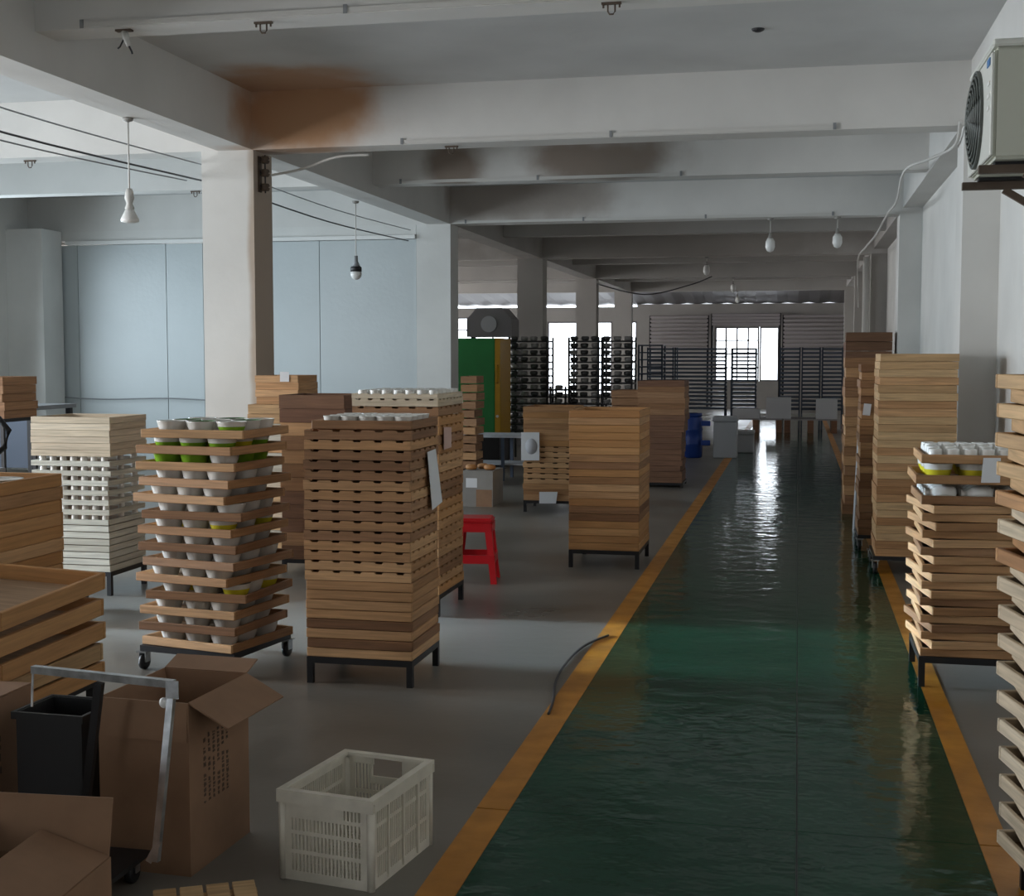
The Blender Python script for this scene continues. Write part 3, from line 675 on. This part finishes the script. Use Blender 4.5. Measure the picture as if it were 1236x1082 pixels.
# ------------------------------------------------------------------ white plastic basket
def basket():
    o = thing('plastic_basket', 'white perforated plastic basket on the floor by the orange line', 'basket', (-1.337, 3.905, 0), R(-9))
    w, d, h, t = .305, .415, .28, .006
    def grille(L_, rows, solid=None, handle=False):
        b = MB(); n = int(L_/.0125); th = t
        b.box(-L_/2, L_/2, -th/2, th/2, 0, .03)
        [b.box(a_, c_, -th/2, th/2, h-.035, h-.012) for a_, c_ in (((-L_/2, -.055), (.055, L_/2)) if handle else ((-L_/2, L_/2),))]
        for z in rows: b.box(-L_/2, L_/2, -th/2, th/2, z-.006, z+.006)
        for i in range(n):
            x = -L_/2+(i+.5)*L_/n
            b.box(x-.0033, x+.0033, -th/2+.0005, th/2-.0005, .03, h-.09 if handle and abs(x) < .06 else h-.035)
        for s in (-1, 1): b.box(s*L_/2-(.03 if s > 0 else 0), s*L_/2+(.03 if s < 0 else 0), -th/2-.0003, th/2+.0003, .005, h-.012)
        if solid: b.box(-L_/2+.03, L_/2-.09, -th/2-.001, th/2+.001, solid, h-.035)
        if handle:
            b.box(-L_/2+.09, -.055, -th/2-.001, th/2+.001, h-.1, h-.012); b.box(.055, L_/2-.03, -th/2-.001, th/2+.001, h-.1, h-.012); b.box(-.055, .055, -th/2-.001, th/2+.001, h-.1, h-.075)
        return b.mesh('side_grille', 'white_plastic')
    put('side_grille', grille(w, (.09, .15, .2), .2), o, (0, -d/2, 0)); put('side_grille', grille(w, (.09, .15), None, True), o, (0, d/2, 0), (0, 0, 0))
    for s in (-1, 1):
        g = put('side_grille', grille(d, (.1, .19)), o, (s*w/2, 0, 0), (0, 0, R(90)))
        for q in range(1, 4): put('rib', MB().box(-.005, .005, -.005, .005, .01, h-.02).mesh('rib', 'white_plastic'), o, (s*(w/2+.004), -d/2+d*q/4, 0))
    rim = MB()
    for s in (-1, 1): rim.box(-w/2-.012, w/2+.012, s*d/2-.012, s*d/2+.012, h-.012, h); rim.box(s*w/2-.012, s*w/2+.012, -d/2+.012, d/2-.012, h-.012, h)
    for s in (-1, 1):
        [rim.box(a_, c_, s*(d/2+.009)-.003, s*(d/2+.009)+.003, h-.04, h-.012) for a_, c_ in (((-w/2-.012, -.055), (.055, w/2+.012)) if s > 0 else ((-w/2-.012, w/2+.012),))]; rim.box(s*(w/2+.009)-.003, s*(w/2+.009)+.003, -d/2, d/2, h-.04, h-.012)
    put('rim', rim.mesh('rim', 'white_plastic'), o)
    for sx in (-1, 1):
        for sy in (-1, 1): put('corner_post', MB().lathe([(0, 0), (.012, 0), (.013, h-.02), (0, h-.02)], 12).mesh('corner_post', 'white_plastic'), o, (sx*(w/2-.002), sy*(d/2-.002), 0))
    fl = MB()
    for i in range(15): y = -d/2+(i+.5)*d/15; fl.box(-w/2, w/2, y-.008, y+.008, .004, .009)
    for i in range(5): x = -w/2+(i+.5)*w/5; fl.box(x-.006, x+.006, -d/2, d/2, .0, .005)
    put('bottom_grille', fl.mesh('bottom_grille', 'white_plastic'), o)
basket()
# cable over the line
pts = [onZ(734, 767, .008), onZ(705, 780, .008), onZ(684, 800, .008), onZ(671, 822, .008), onZ(668, 845, .008), onZ(662, 862, .008)]
def smooth(p, n=6):
    out = []
    P = [p[0]]+list(p)+[p[-1]]
    for i in range(1, len(P)-2):
        for k in range(n):
            t_ = k/n; a, b_, c, d_ = P[i-1], P[i], P[i+1], P[i+2]
            out.append(.5*((2*b_)+(c-a)*t_+(2*a-5*b_+4*c-d_)*t_*t_+(3*b_-a-3*c+d_)*t_**3))
    return out+[P[-2]]
tag(put('floor_cable', MB().tube(smooth(pts), .0065, 6).mesh('floor_cable', 'cable_dark')), 'black cable curling across the concrete to the orange line', 'cable')

# ------------------------------------------------------------------ red stool
t = thing('plastic_stool', 'red plastic stool beside the tray stack with a pink slip', 'stool', (-2.21, 9.06, 0), R(8))
put('seat', MB().box(-.125, .125, -.125, .125, .42, .455).bevel(.012, 2).mesh('seat', 'red_plastic'), t)
for sx in (-1, 1):
    for sy in (-1, 1):
        b = MB(); vs = []
        for z, e, ww in ((.42, .118, .05), (0, .16, .042)):
            x0, y0 = sx*e, sy*e; vs.append([b.bm.verts.new((x0-sx*a*ww, y0-sy*c*ww, z)) for a, c in ((0,0),(1,0),(1,.3),(.3,.3),(.3,1),(0,1))])
        b.bm.faces.new(vs[0]); b.bm.faces.new(vs[1][::-1])
        for i in range(6): b.bm.faces.new((vs[0][i], vs[0][(i+1)%6], vs[1][(i+1)%6], vs[1][i]))
        put('leg', b.mesh('leg', 'red_plastic'), t)
for s in (-1, 1):
    put('apron', MB().box(-.115, .115, s*.121-.006, s*.121+.006, .36, .42).mesh('apron', 'red_plastic'), t); put('apron', MB().box(s*.121-.006, s*.121+.006, -.115, .115, .36, .42).mesh('apron', 'red_plastic'), t)
    put('stretcher', MB().box(-.14, .14, s*.139-.006, s*.139+.006, .14, .2).mesh('stretcher', 'red_plastic'), t); put('stretcher', MB().box(s*.139-.006, s*.139+.006, -.14, .14, .14, .2).mesh('stretcher', 'red_plastic'), t)

# ------------------------------------------------------------------ middle distance
carton('grey cardboard box with a white label beside the work bench', (-3.28, 13.75, 0), 0, .34, .5, .37, {'f': (.25, -89), 'b': (.25, -89)}, 'cardboard_grey')
lb = [o for o in C.objects if o.name.startswith('cardboard_box')][-1]
put('address_label', MB().box(-.12, .0, -.2515, -.2505, .2, .3).mesh('address_label', 'paper'), lb)
put('cut_flap', MB().box(-.01, .16, -.253, -.2505, .0, .18).mesh('cut_flap', 'cardboard'), lb)
for i, x in enumerate((-3.38, -3.28, -3.18)):
    tag(put('tan_sponge', MB().lathe([(0, 0), (.05, .002), (.066, .02), (.06, .045), (.03, .058), (0, .06)], 14).mesh('tan_sponge', 'tan_bread'), None, (x, 13.66+.12*(i % 2), .3775)), 'rounded tan sponge lying on the grey cardboard box', 'sponge', 'tan sponges on the box')
# tray rail leaning stack right behind pink-slip stack
stack('narrow stack before the green machine', 'grey brown', -3.93, 15.9, .2, .4, 0, rep(13, .085, .104, ['timber_tan', 'timber_brown'], rz=0), .014, 2)
# low bench with white tops
t = thing('work_bench', 'low metal bench with white top before the green machine', 'bench', (-3.75, 16.6, 0))
put('benchtop', MB().box(-.45, .75, -.3, .3, .55, .58).mesh('benchtop', 'foam_white'), t)
for sx in (-.42, .12, .72):
    for sy in (-.27, .27): put('leg', post(MB(), sx, sy, 0, .55, .02).mesh('leg', 'rack_blue'), t)
put('shelf', MB().box(-.4, .7, -.25, .25, .2, .22).mesh('shelf', 'foam_white'), t)
# green machine
t = thing('green_cabinet', 'green machine cabinet with yellow edge beside the column', 'machine', (-4.43, 18.75, 0))
put('body', MB().box(-.33, .22, -.35, .35, .42, 1.83).bevel(.01).mesh('body', 'green_paint'), t)
put('edge_door', MB().box(.222, .30, -.35, .35, .42, 1.83).bevel(.006).mesh('edge_door', 'yellow_paint'), t)
put('handle', MB().tube([(.26, -.35, 1.2), (.26, -.40, 1.22), (.26, -.40, 1.42), (.26, -.35, 1.44)], .016).mesh('handle', 'yellow_paint'), t)
put('lock', MB().lathe([(0, 0), (.02, 0), (.02, .012), (0, .012)], 12).mesh('lock', 'bulb_white'), t, (.26, -.351, .72), (R(90), 0, 0))
put('base', MB().box(-.31, .28, -.33, .33, 0, .42).mesh('base', 'black_metal'), t)
t = thing('exhaust_machine', 'grey round topped machine behind the green cabinet', 'machine', (-5.2, 22.6, 0))
put('housing', MB().box(-.45, .45, -.4, .4, 0, 1.75).mesh('housing', 'slat_grey'), t)
put('hood', MB().prism([(-.4, 0), (.4, 0), (.4, .3), (.22, .5), (-.22, .5), (-.4, .3)], .6, Matrix(((1,0,0,0),(0,0,1,-.3),(0,1,0,1.9),(0,0,0,1)))).mesh('hood', 'slat_grey'), t)
for sx in (-.35, .35): put('support', post(MB(), sx, 0, 1.75, 1.9, .04).mesh('support', 'black_metal'), t)
put('duct', MB().tube([(0, -.31, 2.12), (0, -.33, 2.12)], .14, 18).mesh('duct', 'foam_white'), t)

# drying racks full of moulds
mould = MB().lathe([(0, 0), (.045, 0), (.06, .02), (.062, .05), (.04, .058), (0, .058)], 10).mesh('mould', 'dark_mould')
mould_g = MB().lathe([(0, 0), (.045, 0), (.06, .02), (.062, .05), (.04, .058), (0, .058)], 10).mesh('mould', 'grey_mould')
def rack(label, x0, x1, y0, y1, z1, pitch, zs, m='black_metal', name='drying_rack', fill=None, thick=.022, gname=None, fillto=99):
    w, d = x1-x0, y1-y0
    o = thing(name, label, 'rack', ((x0+x1)/2, (y0+y1)/2, 0))
    for sx in (-1, 1):
        for sy in (-1, 1): put('post', post(MB(), sx*(w/2-.015), sy*(d/2-.015), 0, z1, .015).mesh('post', m), o)
    z = zs; k = ('sh', w, d, thick, m)
    if k not in ME: ME[k] = MB().box(-w/2, w/2, -d/2, d/2, 0, thick).mesh('shelf', m)
    ns = 0
    while z < z1:
        put('shelf', ME[k], o, (0, 0, z))
        if fill and ns < fillto:
            nn = max(1, int(w/.135))
            for i in range(nn):
                mo = put('mould', random.choice(fill), None, ((x0+x1)/2-w/2+(i+.5)*w/nn+random.uniform(-.01, .01), y0+.09, z+thick+.0005))
                mo.scale.z = min(1.25, (pitch-thick)/.058*.8)
                tag(mo, 'dark round mould on a shelf of the '+gname, 'mould', 'moulds on the '+gname)
        z += pitch; ns += 1
    return o
G2 = [mould, mould, mould_g]
rack('dark drying rack beside the green machine', -4.30, -3.68, 19.7, 20.2, 1.86, .105, .42, fill=G2, gname='rack beside the green machine')
rack('low dark drying rack between the taller racks', -3.66, -3.40, 19.7, 20.2, 1.12, .105, .42, fill=G2, gname='low rack')
rack('dark drying rack right of the bright window gap', -3.38, -2.90, 19.7, 20.2, 1.86, .105, .42, fill=G2, gname='rack right of the window gap')
rack('dark drying rack behind the dark brown tray stack', -2.88, -2.40, 19.7, 20.2, 1.86, .105, .42, fill=G2, gname='rack behind the dark tray stack')
rack('narrow drying rack at the end of the mould racks', -2.62, -2.2, 22.2, 22.7, 1.75, .12, .3, m='rack_blue')
for j, (a, b, nm) in enumerate(((-3.2, -2.62, 'behind the narrow drying rack'), (-2.6, -1.5, 'behind the blue barrel'), (-1.40, -.86, 'under the bright window'), (-.38, .06, 'beside the white carton'), (.08, .48, 'between the white cartons'), (.5, .95, 'next to the side wall'))):
    rack('blue grey slatted shelf rack '+nm, a, b, 28.8, 29.3, 1.75 if j != 2 else 1.7, .085, .42, m='rack_blue', name='slatted_rack', thick=.04)
for x0, x1, y, nm in ((-1.35, -.3, 28.0, 'wooden pallet on the floor left of the tall white carton'), (-.25, .8, 28.0, 'wooden pallet on the floor below the end racks by the wall')):
    t = thing('pallet', nm, 'pallet', ((x0+x1)/2, y, 0)); w = x1-x0
    for i in range(5): put('slat', MB().box(-w/2, w/2, -.4+i*.17, -.29+i*.17, .26, .29).mesh('slat', 'slat_grey'), t)
    for x in (-w/2, -.06, w/2-.12): put('bearer', MB().box(x, x+.12, -.4, .4, 0, .26).mesh('bearer', 'timber_dark'), t)
for (x0, x1, h, nm) in ((-.62, -.12, .42, 'white carton on the pallet in front of the end racks'), (.38, .8, .4, 'white carton by the side wall at the end racks'), (-1.3, -.75, .18, 'flat pale carton under the bright end window')):
    y = 27.9
    o = carton(nm, ((x0+x1)/2, y, .29), 0, x1-x0, .5, h, {'f': (.25, -89.5), 'b': (.25, -89.5)}, 'foam_white')
# blue barrel and white boards
t = thing('blue_barrel', 'blue plastic barrel beside the white foam box', 'barrel', (-1.60, 20.7, 0))
put('body', MB().lathe([(0, 0), (.15, 0), (.17, .02), (.17, .2), (.18, .22), (.17, .24), (.17, .42), (.18, .44), (.17, .46), (.165, .62), (.14, .66), (0, .66)], 24).mesh('body', 'blue_plastic'), t)
put('rim', MB().lathe([(.10, .64), (.165, .64), (.165, .69), (.10, .69)], 24).mesh('rim', 'blue_plastic'), t)
put('clamp', MB().box(.16, .3, -.16, -.10, .5, .58).bevel(.008).mesh('clamp', 'blue_plastic'), t)
put('clamp', MB().box(.16, .3, -.16, -.10, .2, .28).bevel(.008).mesh('clamp', 'blue_plastic'), t)
t = thing('foam_box', 'white foam box standing beside the blue barrel', 'box', (-1.1, 20.85, 0))
put('body', MB().box(-.16, .2, -.2, .2, 0, .56).bevel(.012).mesh('body', 'foam_white'), t)
put('lid', MB().box(-.175, .215, -.215, .215, .562, .64).bevel(.012).mesh('lid', 'foam_white'), t)
t = thing('foam_box', 'low grey foam box behind the white foam box', 'box', (-.88, 22.0, 0))
put('body', MB().box(-.2, .2, -.2, .2, 0, .3).bevel(.012).mesh('body', 'foam_white'), t); put('lid', MB().box(-.21, .21, -.21, .21, .302, .36).bevel(.012).mesh('lid', 'foam_white'), t)

# ------------------------------------------------------------------ air conditioner on the side wall
t = thing('air_conditioner', 'cream outdoor air conditioner unit on a wall bracket', 'air conditioner', (1.0, 6.12, 2.38))
ax0, ax1, ay0, ay1, ah = -.235, .16, -.36, .36, .465
put('casing', MB().box(ax0, ax1, ay0, ay1, .015, ah).bevel(.012, 2).mesh('casing', 'ac_cream'), t)
put('lid', MB().box(ax0-.012, ax1+.012, ay0-.012, ay1+.012, ah+.0005, ah+.03).bevel(.008).mesh('lid', 'ac_trim'), t)
put('front_panel', MB().box(ax0-.014, ax0-.0005, ay0+.004, ay1-.004, .03, ah-.02).bevel(.004).mesh('front_panel', 'ac_trim'), t)
g = MB(); cyy, czz, rr = .06, .24, .205
for q in range(9):
    r_ = rr*(q+1)/9; g.tube([(ax0-.055+.03*(r_/rr)**2, cyy+r_*math.cos(a*math.pi/16), czz+r_*math.sin(a*math.pi/16)) for a in range(32)], .006, 5, True)
for a in range(12): c, s_ = math.cos(a*math.pi/6), math.sin(a*math.pi/6); g.tube([(ax0-.055, cyy, czz), (ax0-.02, cyy+rr*c, czz+rr*s_)], .004, 5)
put('fan_grille', g.mesh('fan_grille', 'ac_grille'), t)
put('fan_well', MB().lathe([(0, 0), (.21, 0), (.21, .012), (0, .012)], 32).mesh('fan_well', 'ac_grille'), t, (ax0-.013, cyy, czz), (0, R(-90), 0))
put('valve_cover', MB().box(.02, .14, ay0-.012, ay0-.0005, .28, .42).bevel(.006).mesh('valve_cover', 'ac_trim'), t)
put('valve_recess', MB().box(.04, .12, ay0-.018, ay0-.0125, .34, .39).mesh('valve_recess', 'ac_cream'), t)
for i in range(3): put('white_mark', MB().box(ax0-.018, ax0-.0145, ay0+.03, ay0+.09, .22+.05*i, .235+.05*i).mesh('white_mark', 'bulb_white'), t)  # short white bars on the front panel
put('maker_badge', MB().box(ax0-.018, ax0-.0145, ay0+.03, ay0+.11, .40, .43).mesh('maker_badge', 'blue_sticker'), t)
for sy in (ay0+.08, ay1-.14): put('foot', MB().box(ax0+.02, ax1-.02, sy, sy+.06, 0, .0145).mesh('foot', 'black_metal'), t)
for y in (-.30, .26):
    t = thing('wall_bracket', 'rusty steel angle bracket '+('at the near end' if y < 0 else 'at the far end')+' under the air conditioner', 'bracket', (1.0, 6.12+y+.02, 2.38))
    put('arm', MB().box(-.28, .47, -.02, .02, -.034, -.0005).mesh('arm', 'rust'), t)
    put('wall_leg', MB().box(.435, .47, -.02, .02, -.4, -.034).mesh('wall_leg', 'rust'), t)
    put('brace', flatbar((-.1, 0, -.036), (.45, 0, -.38), .03, .03, 'rust'), t)

# ------------------------------------------------------------------ lamps and fittings on the ceiling
def pendant(label, x, y, z0, z1, kind, group=None):
    t = thing('pendant_bulb', label, 'lamp', (x, y, z0), group=group)
    dz = z1-z0
    put('ceiling_rose', MB().lathe([(0, 0), (.04, 0), (.035, -.02), (.008, -.03), (0, -.03)], 14).mesh('ceiling_rose', 'grey_socket'), t)
    L_ = dz+.2
    put('cord', MB().tube([(0, 0, -.02), (0, 0, L_)], .006, 6).mesh('cord', 'cable_white'), t)
    if kind == 'white':
        put('socket', MB().lathe([(0, L_+.05), (.02, L_+.05), (.03, L_+.02), (.035, L_-.02), (.02, L_-.06), (.035, L_-.09), (.03, L_-.1), (0, L_-.1)], 16).mesh('socket', 'cable_white'), t)
        put('bulb', MB().lathe([(0, L_-.1), (.03, L_-.1), (.05, L_-.14), (.066, L_-.17), (.064, L_-.19), (.03, L_-.2), (0, L_-.2)], 18).mesh('bulb', 'bulb_white'), t)
    elif kind == 'black':
        put('socket', MB().lathe([(0, L_+.06), (.02, L_+.06), (.022, L_), (.05, L_-.06), (0, L_-.06)], 16).mesh('socket', 'cable_grey'), t)
        put('collar', MB().lathe([(0, L_-.06), (.056, L_-.06), (.062, L_-.07), (.062, L_-.115), (0, L_-.115)], 18).mesh('collar', 'black_plastic'), t)
        put('bulb', MB().lathe([(0, L_-.115), (.06, L_-.115), (.062, L_-.15), (.05, L_-.18), (.025, L_-.2), (0, L_-.205)], 18).mesh('bulb', 'bulb_white'), t)
    else:
        put('socket', MB().lathe([(0, L_+.05), (.018, L_+.05), (.022, L_), (.03, L_-.02), (0, L_-.02)], 12).mesh('socket', 'grey_socket'), t)
        put('bulb', MB().lathe([(0, L_-.02), (.035, L_-.02), (.056, L_-.06), (.06, L_-.13), (.04, L_-.18), (0, L_-.2)], 16).mesh('bulb', 'bulb_white'), t)
    return t
pendant('white bell bulb hung on a long white stem near the stained beam', -4.80, 9.0, ZB, 2.56, 'white')
pendant('white bulb with black collar hung before the blue partition', -4.80, 14.1, Z2-.14, 2.43, 'black')
for lab, u, v, y, vb in (('round white bulb hung from the beam above the aisle', 930, 274, 17.25, 305), ('tilted white bulb under the beam near the side wall', 1011, 273, 17.25, 300),
                    ('small white bulb over the aisle below a far beam', 853, 322, 23.75, 343), ('wide white bulb over the aisle below a far beam', 885, 347, 30.25, 366), ('tiny white bulb over the aisle near the end wall', 890, 368, 36.75, 382)):
    p = onY(u, v, y); q = onY(u, vb, y)
    pendant(lab, p.x, y, ZB, min(q.z, ZB-.3) if y < 20 else ZB-.33, 'plain')
# iron hooks under the beams
def hook(label, p):
    t = thing('iron_hook', label, 'hook', p)
    put('plate', MB().box(-.055, .055, -.012, .012, -.012, -.0005).mesh('plate', 'rust'), t)
    put('loop', MB().tube([(-.02, 0, -.01), (-.02, 0, -.05), (-.01, 0, -.065), (.01, 0, -.065), (.02, 0, -.05), (.02, 0, -.01)], .005, 6).mesh('loop', 'rust'), t)
    for s in (-1, 1): put('bolt', MB().tube([(s*.045, 0, -.012), (s*.045, 0, -.03)], .006, 6).mesh('bolt', 'rust'), t)
for lab, u, v, y, z in (('small iron hook plate under the nearest beam left of centre', 318, 33, 7.42, 3.54), ('small iron hook plate under the nearest beam over the work area', 738, 10, 7.42, 3.54),
                        ('iron hook plate under the beam before the blue partition', 36, 188, 10.75, ZB), ('iron hook plate under the secondary beam beside the column', 236, 238, 13.95, Z2), ('small hook below the first cross beam near the rust stain', 545, 172, 10.75, ZB)):
    p = onY(u, v, y); hook(lab, (p.x, y, z))
p = onY(150, 40, 7.42)
t = thing('lamp_holder', 'bare white lamp holder with loose wires under the nearest beam', 'lamp holder', (p.x, 7.42, 3.54))
put('plate', MB().box(-.05, .05, -.02, .02, -.012, -.0005).mesh('plate', 'rust'), t)
put('holder', MB().tube([(0, 0, -.012), (.012, 0, -.05), (.03, 0, -.10)], [.022, .02, .014], 10).mesh('holder', 'cable_white'), t)
put('wire', MB().tube([(.0, 0, -.05), (-.03, 0, -.10), (-.045, 0, -.11)], .005, 6).mesh('wire', 'cable_dark'), t)
put('wire', MB().tube([(.03, 0, -.10), (.045, 0, -.13), (.05, 0, -.145)], .006, 6).mesh('wire', 'cable_dark'), t)
tag(put('ceiling_bolt', MB().lathe([(0, 0), (.045, 0), (.04, -.01), (.02, -.02), (0, -.022)], 12).mesh('ceiling_bolt', 'cable_dark'), None, (onZ(915, 35, ZS).x, onZ(915, 35, ZS).y, ZS)), 'dark round bolt cap on the grey ceiling', 'bolt')
# white conduit along the beam undersides, with clips
def conduit(label, x0, x1, y, z):
    t = thing('cable_conduit', label, 'conduit', (x0, y, z))
    put('trunking', MB().box(0, x1-x0, -.014, -.0005, 0, .03).mesh('trunking', 'cable_white'), t)
    n_ = max(2, int((x1-x0)/1.5))
    for i in range(n_+1): x = (x1-x0)*i/n_; put('clip', MB().box(x-.012, x+.012, -.018, -.0142, -.006, .045).mesh('clip', 'cable_grey'), t)
conduit('white cable trunking along the first cross beam', -3.2, .25, YC[1], ZB+.005)
conduit('white cable trunking along the stained secondary beam', -4.2, -1.2, YC[2]-3.25, Z2+.005)
conduit('white cable trunking along the cross beam at the partition', -4.3, .4, YC[2], ZB+.005)
conduit('white cable trunking along the nearest secondary beam', -4.2, -.9, YC[1]-3.25, 3.54+.005)
# insulator bracket on the column and the wires strung along the row
t = thing('insulator_bracket', 'iron bracket with insulators on the column below the rust stain', 'bracket', (-4.509, 10.72, 3.12))
put('plate', MB().box(.0005, .012, -.03, .03, -.14, .16).mesh('plate', 'rust'), t)
for z in (-.1, .02, .13): put('insulator', MB().lathe([(0, -.03), (.03, -.03), (.04, -.01), (.025, 0), (.04, .01), (.03, .03), (0, .03)], 12).mesh('insulator', 'rust'), t, (.055, 0, z))
put('pin', MB().box(.05, .06, -.005, .005, -.15, .17).mesh('pin', 'black_metal'), t)
def wire(label, pts, r=.006, m='cable_grey', sm=True): return tag(put('wire', MB().tube(smooth([Vector(p) for p in pts]) if sm else pts, r, 6).mesh('wire', m)), label, 'wire')
wire('upper grey wire strung beside the column row', [(-5.05, 5.6, 3.22), (-5.05, 8, 3.19), (-5.02, 10.5, 3.22), (-5.02, 11.2, 3.24), (-5.03, 14, 3.2), (-5.03, 17, 3.24)])
wire('lower dark wire strung beside the column row', [(-5.14, 5.6, 3.10), (-5.14, 8, 3.06), (-5.08, 10.6, 3.10), (-5.1, 11.2, 3.12), (-5.08, 14, 3.06), (-5.06, 17, 3.1)], .008, 'cable_dark')
wire('lowest grey wire strung beside the column row', [(-5.2, 5.6, 3.07), (-5.2, 8, 3.02), (-5.12, 10.6, 3.08)], .006)
wire('pale cable running from the insulators to the cross beam', [(-4.40, 10.72, 3.12), (-4.2, 10.95, 3.2), (-3.9, 10.95, 3.29), (-3.6, 10.95, 3.3)], .012, 'cable_white')
wire('dark cable sagging along the foot of the blue partition', [(-10.6, 17.05, 1.02), (-9.6, 17.05, .97), (-8.6, 17.05, .99), (-7.6, 17.05, .96), (-6.6, 17.05, 1.0), (-5.2, 17.05, .97)], .010, 'cable_grey')
wire('white cable drooping along the side wall from beam to beam', [(1.16, 10.5, 3.34), (1.17, 10.95, 3.22), (1.1, 12.2, 3.3), (1.0, 13.7, 3.4), (1.02, 15, 3.25), (1.05, 17.0, 3.32), (1.0, 18.5, 3.2), (.98, 21, 3.22), (.98, 23.5, 3.2), (1.0, 23.55, 2.4)], .014, 'cable_white')
wire('dark cable sagging below the far beams', [(-4.5, 30.09, 3.2), (-3.4, 30.05, 2.95), (-2.4, 30.05, 3.15), (-1.9, 30.09, 3.34)], .015, 'cable_dark')
tag(put('white_downpipe', MB().tube([(1.12, 23.45, 0), (1.12, 23.45, 3.25)], .06, 12).mesh('white_downpipe', 'cable_white')), 'white plastic downpipe by the side wall column', 'pipe')
